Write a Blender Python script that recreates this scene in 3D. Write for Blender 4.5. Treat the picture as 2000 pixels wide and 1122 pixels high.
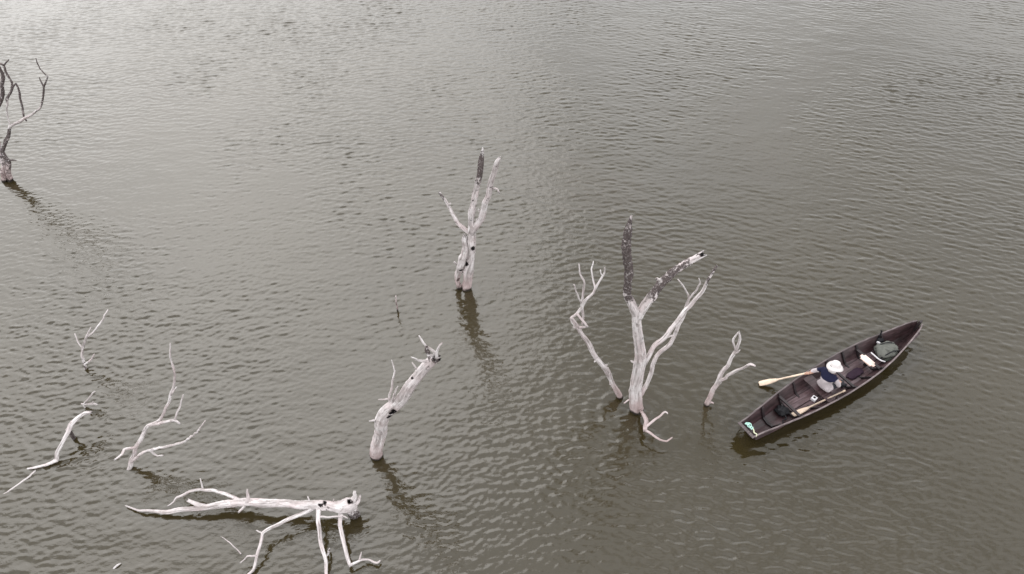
import bpy, bmesh, math, random
import numpy as np
from mathutils import Vector, Matrix

for o in list(bpy.data.objects):
    bpy.data.objects.remove(o)
scene = bpy.context.scene
C = scene.collection
R = math.radians

# ------------------------------------------------------------------ camera
F, PITCH, H = 1400.0, R(46.0), 13.5          # focal length in photo pixels, tilt below horizon, drone height
cd = bpy.data.cameras.new('camera'); cam = bpy.data.objects.new('camera', cd); C.objects.link(cam)
cam.location = (0, 0, H); cam.rotation_euler = (R(90) - PITCH, 0, 0)
cd.sensor_width = 36.0; cd.lens = F / 2000.0 * 36.0
cd.clip_start = 0.1; cd.clip_end = 20000
scene.camera = cam
scene.render.resolution_x, scene.render.resolution_y = 1024, 574

# ------------------------------------------------------------------ sky, sun, exposure
SUN_EL, SUN_AZ = R(40), R(-28)               # azimuth measured from +Y towards +X
w = bpy.data.worlds.new('World'); scene.world = w; w.use_nodes = True
nt = w.node_tree; nt.nodes.clear()
N = nt.nodes.new; L = nt.links.new
sky = N('ShaderNodeTexSky'); sky.sky_type = 'NISHITA'; sky.sun_disc = False
sky.sun_elevation = SUN_EL; sky.sun_rotation = SUN_AZ
sky.air_density = 1.0; sky.dust_density = 3.0; sky.ozone_density = 1.0; sky.altitude = 300
hs = N('ShaderNodeHueSaturation'); hs.inputs['Saturation'].default_value = 0.12
tc = N('ShaderNodeTexCoord')
nz = N('ShaderNodeTexNoise'); nz.inputs['Scale'].default_value = 2.2; nz.inputs['Detail'].default_value = 4; nz.inputs['Roughness'].default_value = 0.5
mr = N('ShaderNodeMapRange'); mr.inputs['From Min'].default_value = 0.3; mr.inputs['From Max'].default_value = 0.7
mr.inputs['To Min'].default_value = 0.62; mr.inputs['To Max'].default_value = 1.38
ml = N('ShaderNodeMix'); ml.data_type = 'RGBA'; ml.blend_type = 'MULTIPLY'; ml.inputs['Factor'].default_value = 1.0
bg = N('ShaderNodeBackground'); bg.inputs['Strength'].default_value = 0.15
wo = N('ShaderNodeOutputWorld')
L(sky.outputs['Color'], hs.inputs['Color']); wm = N('ShaderNodeMapping'); wm.inputs['Location'].default_value = (11.3, 11.7, 1.11)
L(tc.outputs['Generated'], wm.inputs['Vector']); L(wm.outputs['Vector'], nz.inputs['Vector'])
L(nz.outputs['Fac'], mr.inputs['Value'])
cl = N('ShaderNodeMix'); cl.data_type = 'RGBA'; cl.inputs['Factor'].default_value = 0.74       # the cloud deck over the clear sky
cl.inputs['B'].default_value = (9.2, 9.25, 9.4, 1)
L(hs.outputs['Color'], cl.inputs['A']); L(cl.outputs['Result'], ml.inputs['A']); L(mr.outputs['Result'], ml.inputs['B'])
L(ml.outputs['Result'], bg.inputs['Color']); L(bg.outputs['Background'], wo.inputs['Surface'])

sd = bpy.data.lights.new('sun', 'SUN'); sd.energy = 0.5; sd.angle = R(50); sd.color = (1.0, 0.965, 0.93)
sun = bpy.data.objects.new('sun', sd); C.objects.link(sun)
sdir = Vector((math.sin(SUN_AZ) * math.cos(SUN_EL), math.cos(SUN_AZ) * math.cos(SUN_EL), math.sin(SUN_EL)))
sun.rotation_euler = (-sdir).to_track_quat('-Z', 'Y').to_euler()
sun.location = sdir * 60
vs = scene.view_settings
vs.view_transform = 'Standard'; vs.look = 'None'; vs.gamma = 1.0; vs.use_curve_mapping = False
vs.exposure = 0.68

# ------------------------------------------------------------------ survey helpers
def ray(px, py):
    u = (px - 1000) / F; v = (py - 561) / F
    return np.array((u, math.cos(PITCH) - v * math.sin(PITCH), -math.sin(PITCH) - v * math.cos(PITCH)))
def at_z(px, py, z):                          # point at height z
    d = ray(px, py); return np.array((0, 0, H)) + d * ((z - H) / d[2])
def at_y(px, py, y):                          # point on the upright plane at distance y
    d = ray(px, py); return np.array((0, 0, H)) + d * (y / d[1])
def depth(p):
    return p[1] * math.cos(PITCH) + (H - p[2]) * math.sin(PITCH)

def tag(o, label=None, cat=None, group=None, kind=None):
    if label: o['label'] = label
    if cat: o['category'] = cat
    if group: o['group'] = group
    if kind: o['kind'] = kind
    return o
def empty(name, loc=(0, 0, 0), rz=0.0):
    o = bpy.data.objects.new(name, None); C.objects.link(o)
    o.location = loc; o.rotation_euler = (0, 0, rz); o.empty_display_size = 0.2
    return o
def link_mesh(name, me, mats, parent=None, smooth=True):
    for m in (mats if isinstance(mats, (list, tuple)) else [mats]): me.materials.append(m)
    if smooth:
        me.polygons.foreach_set('use_smooth', np.ones(len(me.polygons), dtype=bool))
    o = bpy.data.objects.new(name, me); C.objects.link(o)
    if parent is not None: o.parent = parent
    return o
def py_mesh(name, verts, faces, mats, parent=None, smooth=True):
    me = bpy.data.meshes.new(name); me.from_pydata([tuple(v) for v in verts], [], faces); me.update()
    return link_mesh(name, me, mats, parent, smooth)
def bm_obj(name, bm, mats, parent=None, smooth=False, bevel=0.0, seg=2):
    if bevel > 0:
        bmesh.ops.bevel(bm, geom=list(bm.edges), offset=bevel, segments=seg, affect='EDGES', profile=0.6)
    bmesh.ops.recalc_face_normals(bm, faces=bm.faces)
    me = bpy.data.meshes.new(name); bm.to_mesh(me); bm.free()
    return link_mesh(name, me, mats, parent, smooth)

# ------------------------------------------------------------------ materials
def new_mat(name):
    m = bpy.data.materials.new(name); m.use_nodes = True
    return m, m.node_tree, m.node_tree.nodes['Principled BSDF']
def ramp(nt, fac, stops):
    r = nt.nodes.new('ShaderNodeValToRGB')
    while len(r.color_ramp.elements) < len(stops): r.color_ramp.elements.new(0.5)
    for e, (p, c) in zip(r.color_ramp.elements, stops):
        e.position = p; e.color = c if len(c) == 4 else (*c, 1)
    nt.links.new(fac, r.inputs['Fac']); return r.outputs['Color']
def noise(nt, vec, scale, detail=4, rough=0.55, dist=0.0):
    n = nt.nodes.new('ShaderNodeTexNoise')
    n.inputs['Scale'].default_value = scale; n.inputs['Detail'].default_value = detail
    n.inputs['Roughness'].default_value = rough; n.inputs['Distortion'].default_value = dist
    if vec is not None: nt.links.new(vec, n.inputs['Vector'])
    return n.outputs['Fac']
def mix(nt, fac, a, b, blend='MIX'):
    m = nt.nodes.new('ShaderNodeMix'); m.data_type = 'RGBA'; m.blend_type = blend
    for s, v in (('Factor', fac), ('A', a), ('B', b)):
        if isinstance(v, (int, float)): m.inputs[s].default_value = v
        elif isinstance(v, tuple): m.inputs[s].default_value = (*v, 1)
        else: nt.links.new(v, m.inputs[s])
    return m.outputs['Result']
def math_node(nt, op, a, b=None, clamp=False):
    m = nt.nodes.new('ShaderNodeMath'); m.operation = op; m.use_clamp = clamp
    for i, v in enumerate((a, b)):
        if v is None: continue
        if isinstance(v, (int, float)): m.inputs[i].default_value = v
        else: nt.links.new(v, m.inputs[i])
    return m.outputs[0]
def add_bump(nt, b, h, strength, dist):
    n = nt.nodes.new('ShaderNodeBump'); n.inputs['Strength'].default_value = strength; n.inputs['Distance'].default_value = dist
    nt.links.new(h, n.inputs['Height']); nt.links.new(n.outputs['Normal'], b.inputs['Normal'])

def wood_material(name, wetness=1.0, pale=(0.66, 0.62, 0.615), tint=(0.55, 0.465, 0.46)):
    m, nt, b = new_mat(name)
    av = nt.nodes.new('ShaderNodeAttribute'); av.attribute_name = 'grain'
    ab = nt.nodes.new('ShaderNodeAttribute'); ab.attribute_name = 'burn'
    geo = nt.nodes.new('ShaderNodeNewGeometry')
    vec = av.outputs['Vector']; pos = geo.outputs['Position']
    streak = noise(nt, vec, 9.0, 6, 0.65)
    blot = noise(nt, pos, 2.4, 3, 0.5)
    col = mix(nt, ramp(nt, blot, [(0.38, (0, 0, 0)), (0.68, (1, 1, 1))]), pale, tint)
    grey = mix(nt, ramp(nt, streak, [(0.34, (1, 1, 1)), (0.56, (0, 0, 0))]), col, (0.29, 0.255, 0.245))
    cracks = ramp(nt, noise(nt, vec, 26.0, 4, 0.6), [(0.36, (1, 1, 1)), (0.43, (0, 0, 0))])
    grey = mix(nt, math_node(nt, 'MULTIPLY', cracks, 0.6), grey, (0.09, 0.07, 0.065))
    # bark that still clings, burnt dark, broken into flakes
    fl = noise(nt, pos, 10.0, 6, 0.75)
    bmask = math_node(nt, 'ADD', math_node(nt, 'MULTIPLY', ab.outputs['Fac'], 0.84), math_node(nt, 'MULTIPLY', math_node(nt, 'SUBTRACT', fl, 0.5), 2.6))
    bmask = ramp(nt, bmask, [(0.46, (0, 0, 0)), (0.54, (1, 1, 1))])
    bark = mix(nt, noise(nt, pos, 34.0, 3), (0.026, 0.021, 0.020), (0.17, 0.135, 0.13))
    bark = mix(nt, ramp(nt, noise(nt, pos, 24.0, 3, 0.7), [(0.58, (0, 0, 0)), (0.64, (1, 1, 1))]), bark, (0.36, 0.32, 0.31))
    stain = ramp(nt, noise(nt, pos, 6.0, 5, 0.7, 0.5), [(0.52, (0, 0, 0)), (0.70, (0.75, 0.75, 0.75))])
    grey = mix(nt, stain, grey, (0.24, 0.20, 0.185))
    white = ramp(nt, noise(nt, vec, 15.0, 5, 0.7), [(0.56, (0, 0, 0)), (0.64, (1, 1, 1))])
    grey = mix(nt, white, grey, (0.72, 0.69, 0.68))
    col = mix(nt, bmask, grey, bark)
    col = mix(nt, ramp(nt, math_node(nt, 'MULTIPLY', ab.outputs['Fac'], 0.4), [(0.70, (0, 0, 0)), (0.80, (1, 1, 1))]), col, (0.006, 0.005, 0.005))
    # wet band at the waterline
    sep = nt.nodes.new('ShaderNodeSeparateXYZ'); nt.links.new(pos, sep.inputs[0])
    zz = math_node(nt, 'ADD', sep.outputs['Z'], math_node(nt, 'MULTIPLY', math_node(nt, 'SUBTRACT', noise(nt, pos, 7.0, 3), 0.5), 0.16))
    old = ramp(nt, math_node(nt, 'ADD', sep.outputs['Z'], math_node(nt, 'MULTIPLY', math_node(nt, 'SUBTRACT', noise(nt, pos, 5.0, 4), 0.5), 0.7)), [(0.25, (0.75, 0.75, 0.75)), (0.75, (0, 0, 0))])
    col = mix(nt, math_node(nt, 'MULTIPLY', old, wetness), col, mix(nt, streak, (0.22, 0.15, 0.14), (0.60, 0.47, 0.46)))
    wet = math_node(nt, 'MULTIPLY', ramp(nt, zz, [(0.05, (1, 1, 1)), (0.12, (0, 0, 0))]), wetness)
    col = mix(nt, wet, col, (0.028, 0.022, 0.018))
    nt.links.new(col, b.inputs['Base Color'])
    nt.links.new(mix(nt, wet, (0.85, 0.85, 0.85), (0.35, 0.35, 0.35)), b.inputs['Roughness'])
    hgt = math_node(nt, 'ADD', streak, math_node(nt, 'MULTIPLY', math_node(nt, 'MULTIPLY', fl, bmask), 1.5))
    add_bump(nt, b, hgt, 0.9, 0.025)
    b.inputs['Specular IOR Level'].default_value = 0.25
    return m
WOOD = wood_material('bleached_dead_wood')
WOOD_DRY = wood_material('dry_driftwood', 0.0)

def plank_material(name, a, b_, scale=1.0, rough=0.6, axis=(0.6, 6.0, 6.0)):
    m, nt, b = new_mat(name)
    tcn = nt.nodes.new('ShaderNodeTexCoord'); mp = nt.nodes.new('ShaderNodeMapping'); mp.inputs['Scale'].default_value = axis
    nt.links.new(tcn.outputs['Object'], mp.inputs['Vector'])
    oi = nt.nodes.new('ShaderNodeObjectInfo')
    n1 = noise(nt, mp.outputs['Vector'], 5.0 * scale, 6, 0.65, 0.4)
    n2 = noise(nt, tcn.outputs['Object'], 2.6, 4, 0.6)
    col = mix(nt, ramp(nt, n1, [(0.32, (0, 0, 0)), (0.68, (1, 1, 1))]), a, b_)
    col = mix(nt, ramp(nt, n2, [(0.42, (0, 0, 0)), (0.75, (0.7, 0.7, 0.7))]), col, tuple(0.35 * c for c in a))
    v = math_node(nt, 'MULTIPLY_ADD', oi.outputs['Random'], 0.75); v.node.inputs[2].default_value = 0.6
    cv = nt.nodes.new('ShaderNodeCombineColor')
    for i in range(3): nt.links.new(v, cv.inputs[i])
    col = mix(nt, 1.0, col, cv.outputs[0], 'MULTIPLY')
    nt.links.new(col, b.inputs['Base Color']); b.inputs['Roughness'].default_value = rough
    add_bump(nt, b, n1, 0.35, 0.006)
    return m
HULL = plank_material('dark_hull_boards', (0.021, 0.0085, 0.0085), (0.074, 0.044, 0.048), rough=0.45)
FLOORB = plank_material('floor_boards', (0.034, 0.014, 0.0135), (0.125, 0.084, 0.093), rough=0.45)
RIB = plank_material('dark_ribs', (0.010, 0.006, 0.007), (0.032, 0.020, 0.022), rough=0.55, axis=(4, 0.8, 4))
RAIL = plank_material('worn_rail', (0.045, 0.030, 0.031), (0.21, 0.17, 0.17), rough=0.6)
OARW = plank_material('pale_oar_wood', (0.52, 0.385, 0.28), (0.68, 0.55, 0.44), rough=0.5)
BOARDW = plank_material('pale_board', (0.72, 0.52, 0.45), (0.82, 0.66, 0.58), rough=0.55)

def cloth(name, col, var=0.25, rough=0.85, scale=14.0):
    m, nt, b = new_mat(name)
    tcn = nt.nodes.new('ShaderNodeTexCoord')
    n = noise(nt, tcn.outputs['Object'], scale, 4, 0.6)
    c = mix(nt, n, tuple(x * (1 - var) for x in col), tuple(min(1, x * (1 + var)) for x in col))
    nt.links.new(c, b.inputs['Base Color']); b.inputs['Roughness'].default_value = rough
    b.inputs['Specular IOR Level'].default_value = 0.2
    add_bump(nt, b, noise(nt, tcn.outputs['Object'], scale * 1.6, 3), 0.5, 0.012)
    return m
SHIRT = cloth('pale_shirt', (0.46, 0.41, 0.42), 0.15)
NAVY = cloth('navy_cloth', (0.012, 0.013, 0.035), 0.3)
TROUSER = cloth('dark_trousers', (0.03, 0.03, 0.035), 0.3)
SKIN = cloth('skin', (0.42, 0.25, 0.19), 0.1, 0.55, 20)
HAIR = cloth('dark_hair', (0.02, 0.016, 0.014), 0.3, 0.6, 40)
HATM = cloth('white_hat_cloth', (0.64, 0.60, 0.59), 0.10)
PACK = cloth('grey_green_canvas', (0.115, 0.118, 0.105), 0.35)
PACKD = cloth('dark_canvas', (0.05, 0.055, 0.045), 0.3)
BLACK = cloth('black_nylon', (0.012, 0.012, 0.014), 0.3, 0.6)
WHITEP = cloth('white_plastic', (0.70, 0.68, 0.70), 0.06, 0.4)
MINT = cloth('mint_rope', (0.42, 0.66, 0.58), 0.35, 0.7, 60)
CREAM = cloth('cream_rope', (0.66, 0.68, 0.48), 0.2, 0.7, 60)

# ------------------------------------------------------------------ water
BOAT_O = np.array((5.085, 8.465)); BOAT_A = math.atan2(11.36 - 8.465, 9.87 - 5.085)
BL = 5.45
def hw(s):      # half width at the rail
    xs = [0, .3, .6, 1.2, 1.8, 2.5, 3.2, 3.7, 4.2, 4.7, 5.1, 5.3, 5.45]
    ys = [.20, .245, .285, .365, .42, .455, .45, .42, .355, .26, .175, .125, .06]
    return float(np.interp(s, xs, ys))

def ocean(n, size, peak, spread, ang, slope, seed, kmax_l=0.10, sharp=1.0):
    rng = np.random.default_rng(seed)
    k1 = 2 * np.pi * np.fft.fftfreq(n, size / n)
    kx, ky = np.meshgrid(k1, k1, indexing='xy'); k = np.hypot(kx, ky); k[0, 0] = 1e-6
    kp = 2 * np.pi / peak
    spec = np.exp(-0.9 * (kp / k) ** 2.6) * k ** -3.8 * np.exp(-(k / (2 * np.pi / kmax_l)) ** 4)
    th = np.arctan2(ky, kx) - ang
    dirw = np.abs(np.cos(th)) ** (2 * spread) * (0.5 + 0.5 * np.tanh(4 * np.cos(th))) + 0.02
    amp = np.sqrt(spec * dirw); amp[0, 0] = 0
    hfield = np.fft.ifft2(amp * (rng.normal(size=(n, n)) + 1j * rng.normal(size=(n, n)))).real
    g = np.gradient(hfield, size / n)
    hfield *= slope / np.sqrt((g[0] ** 2 + g[1] ** 2).mean())
    return hfield
def sample(t, size, x, y):
    n = t.shape[0]; fx = (x / size * n) % n; fy = (y / size * n) % n
    ix = fx.astype(int); iy = fy.astype(int); ax = fx - ix; ay = fy - iy; jx = (ix + 1) % n; jy = (iy + 1) % n
    ix %= n; iy %= n
    return (t[iy, ix] * (1 - ax) * (1 - ay) + t[iy, jx] * ax * (1 - ay) + t[jy, ix] * (1 - ax) * ay + t[jy, jx] * ax * ay)
def smooth_noise(x, y, scale, seed):
    rng = np.random.default_rng(seed); out = 0
    for i in range(10):
        a = rng.uniform(0, 2 * np.pi); k = 2 * np.pi / scale * rng.uniform(0.5, 1.6)
        out = out + np.sin(k * (x * np.cos(a) + y * np.sin(a)) + rng.uniform(0, 6.28))
    return out / 3.2
def axis_steps(lo, hi, d, far):
    core = np.arange(lo, hi, d); g = []; s = d; p = hi
    while p < far: g.append(p); s *= 1.32; p += s
    gl = []; s = d; p = lo - d
    while p > -far: gl.append(p); s *= 1.32; p -= s
    return np.array(gl[::-1] + list(core) + g)

def build_water():
    xs = axis_steps(-23.5, 23.5, 0.045, 6000.0); ys = axis_steps(4.2, 32.0, 0.032, 6000.0)
    X, Y = np.meshgrid(xs, ys)
    T = 36.0
    A = ocean(1152, T, 0.25, 5.0, R(92), 0.175, 1, 0.08)
    B = ocean(1152, T, 0.25, 6.0, R(73), 0.170, 2, 0.08)
    Cc = ocean(1152, T, 0.13, 1.1, R(112), 0.21, 3, 0.068)
    E = ocean(1152, T, 0.18, 3.5, R(78), 0.26, 5, 0.07)
    D = ocean(1152, T, 1.6, 1.5, R(84), 0.022, 4)
    nA = smooth_noise(X, Y, 9.0, 11); nB = smooth_noise(X, Y, 6.0, 12); nC = smooth_noise(X, Y, 14.0, 13)
    wB = 1 / (1 + np.exp(-((X - 3.5 + 1.5 * nA) / 2.6)))                      # wind veers towards the right
    wC = 1 / (1 + np.exp(((X * 0.55 + (Y - 11.5) + 1.6 * nB) / 1.6)))         # choppier near, left
    wC = wC * (1 / (1 + np.exp((X - 1.5) / 1.5)))
    Z = (A.shape[0] > 0) * ((1 - wB) * sample(A, T, X, Y) + wB * sample(B, T, X + 7, Y + 3))
    Z = Z * (1 - 0.55 * wC) + wC * 0.85 * sample(Cc, T, X, Y)
    wE = (1 - wC) / (1 + np.exp((Y - 10.5 + nA) / 1.4)) / (1 + np.exp(-(X - 0.5 + nB) / 1.3))
    Z = Z * (1 - 0.5 * wE) + wE * sample(E, T, X, Y)
    amp = np.clip(0.86 + 0.26 * nB + 0.22 * nC, 0.35, 1.35)
    # slicks: calm lanes the wind leaves, and the lee between the big tree and the boat
    lane = np.exp(-(((X - (7.5 + 0.42 * (Y - 17))) + 0.8 * nA) / 1.9) ** 2) * (1 / (1 + np.exp(-(Y - 14.5) / 1.6)))
    amp *= 1 - 0.72 * lane
    amp *= 1 - 0.80 * np.exp(-(((X - 3.9) / 1.25) ** 2 + ((Y - 8.55) / 1.0) ** 2))
    amp *= 1 - 0.45 * np.exp(-(((X - 3.2) / 2.6) ** 2 + ((Y - 11.6) / 2.0) ** 2))
    amp *= 1 - 0.35 * np.exp(-(((X + 5.5) / 3.0) ** 2 + ((Y - 6.4) / 1.3) ** 2))
    Z = Z * amp + sample(D, T, X, Y)
    # rings spreading from the trees that stand in the water
    for cx, cy, a, lam, dec in ((2.8, 9.1, .0055, .34, 1.3), (4.35, 9.35, .004, .28, .8), (-1.2, 12.9, .003, .3, .8),
                                (-2.9, 8.0, .003, .3, .9), (3.4, 8.75, .0035, .33, .9), (5.75, 9.9, .005, .2, .45)):
        r = np.hypot(X - cx, Y - cy); Z += a * np.sin(2 * np.pi * r / lam) * np.exp(-r / dec) * np.clip(r / .2, 0, 1)
    # the boat: its own small wake, and flat water under the hull
    c, s = math.cos(BOAT_A), math.sin(BOAT_A)
    bx = (X - BOAT_O[0]) * c + (Y - BOAT_O[1]) * s; by = -(X - BOAT_O[0]) * s + (Y - BOAT_O[1]) * c
    hwv = np.interp(bx, [-.3, 0, .6, 1.8, 2.5, 3.2, 4.2, 5.1, 5.5], [0, .2, .29, .42, .455, .45, .355, .155, 0], left=0, right=0)
    inside = 1 / (1 + np.exp((np.abs(by) - hwv - .02) / .03)) * (hwv > 0)
    off = np.clip(np.abs(by) - hwv, 0, 9)
    Z += .008 * np.sin(2 * np.pi * off / .27 - .5 * bx) * np.exp(-off / .6) * ((bx > -.2) & (bx < 5.6))
    Z *= 1 - inside
    Z -= 0.01 * inside
    fx = 1 / (1 + np.exp((np.abs(X) - 24.5) / .4)); fy = 1 / (1 + np.exp((Y - 33) / .4)) / (1 + np.exp((3.0 - Y) / .3))
    Z *= fx * fy
    ny, nx = X.shape
    co = np.stack([X, Y, Z], -1).reshape(-1, 3).astype(np.float32)
    idx = np.arange(nx * ny).reshape(ny, nx)
    q = np.stack([idx[:-1, :-1], idx[:-1, 1:], idx[1:, 1:], idx[1:, :-1]], -1).reshape(-1, 4).astype(np.int32)
    me = bpy.data.meshes.new('water')
    me.vertices.add(len(co)); me.vertices.foreach_set('co', co.ravel())
    me.loops.add(q.size); me.loops.foreach_set('vertex_index', q.ravel())
    me.polygons.add(len(q)); me.polygons.foreach_set('loop_start', np.arange(0, q.size, 4, dtype=np.int32))
    me.update(calc_edges=True)
    m, nt, b = new_mat('murky_lake_water')
    geo = nt.nodes.new('ShaderNodeNewGeometry')
    col = mix(nt, ramp(nt, noise(nt, geo.outputs['Position'], 0.16, 4, 0.5), [(0.3, (0, 0, 0)), (0.7, (1, 1, 1))]), (0.0270, 0.0205, 0.0078), (0.035, 0.027, 0.012))
    nt.links.new(col, b.inputs['Base Color'])
    b.inputs['Roughness'].default_value = 0.07; b.inputs['IOR'].default_value = 1.60
    mp = nt.nodes.new('ShaderNodeMapping'); mp.inputs['Scale'].default_value = (0.6, 1.0, 1.0)
    nt.links.new(geo.outputs['Position'], mp.inputs['Vector'])
    add_bump(nt, b, noise(nt, mp.outputs['Vector'], 10.0, 3, 0.6, 0.2), 0.2, 0.03)
    o = link_mesh('water', me, m, None, True)
    tag(o, 'grey-green rippled lake water filling the whole view', 'water', kind='structure')
build_water()

# ------------------------------------------------------------------ dead wood
def catmull(P, n_per):
    P = np.asarray(P, float); Q = np.vstack([2 * P[0] - P[1], P, 2 * P[-1] - P[-2]]); out = []
    for i in range(1, len(Q) - 2):
        p0, p1, p2, p3 = Q[i - 1], Q[i], Q[i + 1], Q[i + 2]
        m = max(2, int(n_per[i - 1]))
        for t in np.arange(m) / m:
            out.append(.5 * (2 * p1 + (p2 - p0) * t + (2 * p0 - 5 * p1 + 4 * p2 - p3) * t * t + (3 * p1 - p0 - 3 * p2 + p3) * t ** 3))
    out.append(P[-1]); return np.array(out)

def limb_mesh(name, pts, rad, burn, parent, seed, step=0.05, sides=12, knob=0.16, jag=True, holes=(), crook=0.25, mat=None):
    """A gnarled, tapering limb along pts as one closed mesh."""
    rng = np.random.default_rng(seed)
    pts = np.asarray(pts, float)
    D = np.column_stack([pts, rad, burn])
    seg = np.linalg.norm(np.diff(pts, axis=0), axis=1)
    S = catmull(D, np.maximum(2, np.ceil(seg / step)))
    lin = np.vstack([pts[i] + (pts[i + 1] - pts[i]) * (np.arange(m) / m)[:, None] for i, m in enumerate(np.maximum(2, np.ceil(seg / step)).astype(int))] + [pts[-1:]])
    S[:, :3] = .45 * S[:, :3] + .55 * lin
    P, rr, bb = S[:, :3].copy(), np.maximum(S[:, 3], min(rad) * .7), S[:, 4]
    n = len(P); d = np.r_[0, np.cumsum(np.linalg.norm(np.diff(P, axis=0), axis=1))]
    env = np.minimum(1, np.minimum(d, d[-1] - d) / (0.15 * d[-1] + 1e-6))
    for ax in range(3):
        for kx in range(4):
            lam = rng.uniform(8, 30) * rr.mean(); P[:, ax] += env * crook * rr.mean() * .55 * np.sin(2 * np.pi * d / lam + rng.uniform(0, 6.28))
    T = np.gradient(P, axis=0); T /= np.linalg.norm(T, axis=1)[:, None] + 1e-9
    u = np.cross(T[0], (0.3, 1, 0.2)); u /= np.linalg.norm(u); U = []
    for t in T:
        u = u - t * np.dot(u, t); u /= np.linalg.norm(u); U.append(u)
    U = np.array(U); V = np.cross(T, U)
    th = np.linspace(0, 2 * np.pi, sides, endpoint=False)
    disp = np.zeros((n, sides)); rm = rr.mean()
    for i in range(9):
        kk = rng.integers(0, 4); wv = 2 * np.pi / (rm * rng.uniform(3.5, 22)); disp += 1.3 * rng.uniform(.3, 1) * np.sin(kk * th[None, :] + rng.uniform(.6, 5.6)) * np.sin(wv * d[:, None] + rng.uniform(0, 6.28))
    for i in range(4):                                          # ridges that twist along the grain
        kk = rng.integers(3, 7); disp += .5 * np.sin(kk * th[None, :] + d[:, None] / rm * rng.uniform(-.15, .15) + rng.uniform(0, 6.28))
    disp *= knob / 4.2
    rough = sum(rng.uniform(.5, 1) * np.sin(rng.integers(2, 9) * th[None, :] + rng.uniform(0, 6.28)) * np.sin(2 * np.pi * d[:, None] / (rm * rng.uniform(.8, 3)) + rng.uniform(0, 6.28)) * 1.5 for _ in range(8)) / 3
    disp = disp + rough * (.02 + .15 * np.clip(bb, 0, 1))[:, None]
    for i in range(int(d[-1] / (rm * 16)) + 1):                  # knots and old branch scars
        ps_, th_ = rng.uniform(0, d[-1]), rng.uniform(0, 6.28); wd = rm * rng.uniform(.5, 1.0)
        da = np.angle(np.exp(1j * (th[None, :] - th_))); disp = disp + knob / .2 * rng.uniform(.15, .4) * np.exp(-((d[:, None] - ps_) / wd) ** 2 - (da / .6) ** 2)
    r2 = rr[:, None] * (1 + disp)
    ring = P[:, None, :] + r2[..., None] * (np.cos(th)[None, :, None] * U[:, None, :] + np.sin(th)[None, :, None] * V[:, None, :])
    if jag:                                                     # splintered end
        ring[-1] += T[-1] * (rng.uniform(-.5, 1.1, sides) * rr[-1])[:, None]
    co = ring.reshape(-1, 3); bu = np.repeat(bb, sides)
    gr = np.stack([np.broadcast_to(np.cos(th) * rm, (n, sides)), np.broadcast_to(np.sin(th) * rm, (n, sides)), np.broadcast_to((d * .10)[:, None], (n, sides))], -1).reshape(-1, 3) * 1.6 + rng.uniform(0, 50, 3)
    for (hx, hy, hr, hd) in holes:                              # rot hollows, sunk into the wood
        dr = ray(hx, hy); dr /= np.linalg.norm(dr); rel = co - np.array((0, 0, H)); tt = rel @ dr
        dist = np.linalg.norm(rel - tt[:, None] * dr, axis=1)
        near = dist < hr * 1.4
        if not near.any(): continue
        sel = near & (tt < tt[near].min() + rm * 1.1)
        f = np.clip(1.25 - dist[sel] / hr, 0, 1)
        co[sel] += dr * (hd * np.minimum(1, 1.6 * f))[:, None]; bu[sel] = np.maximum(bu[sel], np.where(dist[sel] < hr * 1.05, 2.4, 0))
    faces = []
    for i in range(n - 1):
        for j in range(sides):
            k = (j + 1) % sides
            faces.append((i * sides + j, i * sides + k, (i + 1) * sides + k, (i + 1) * sides + j))
    verts = list(map(tuple, co))
    c0 = len(verts); verts.append(tuple(P[0] - T[0] * rr[0] * .3)); verts.append(tuple(P[-1] + T[-1] * rr[-1] * (-.4 if jag else .4)))
    for j in range(sides):
        k = (j + 1) % sides
        faces.append((c0, k, j)); faces.append((c0 + 1, (n - 1) * sides + j, (n - 1) * sides + k))
    bu = np.r_[bu, bb[0], bb[-1] + .25]; gr = np.vstack([gr, gr[0], gr[-1]])
    org = np.array(parent.get('_org', (0, 0, 0)))
    verts = np.array(verts) - org
    o = py_mesh(name, verts, faces, mat or WOOD, parent, True)
    a = o.data.attributes.new('burn', 'FLOAT', 'POINT'); a.data.foreach_set('value', bu.astype(np.float32))
    a = o.data.attributes.new('grain', 'FLOAT_VECTOR', 'POINT'); a.data.foreach_set('vector', gr.astype(np.float32).ravel())
    return o

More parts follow.
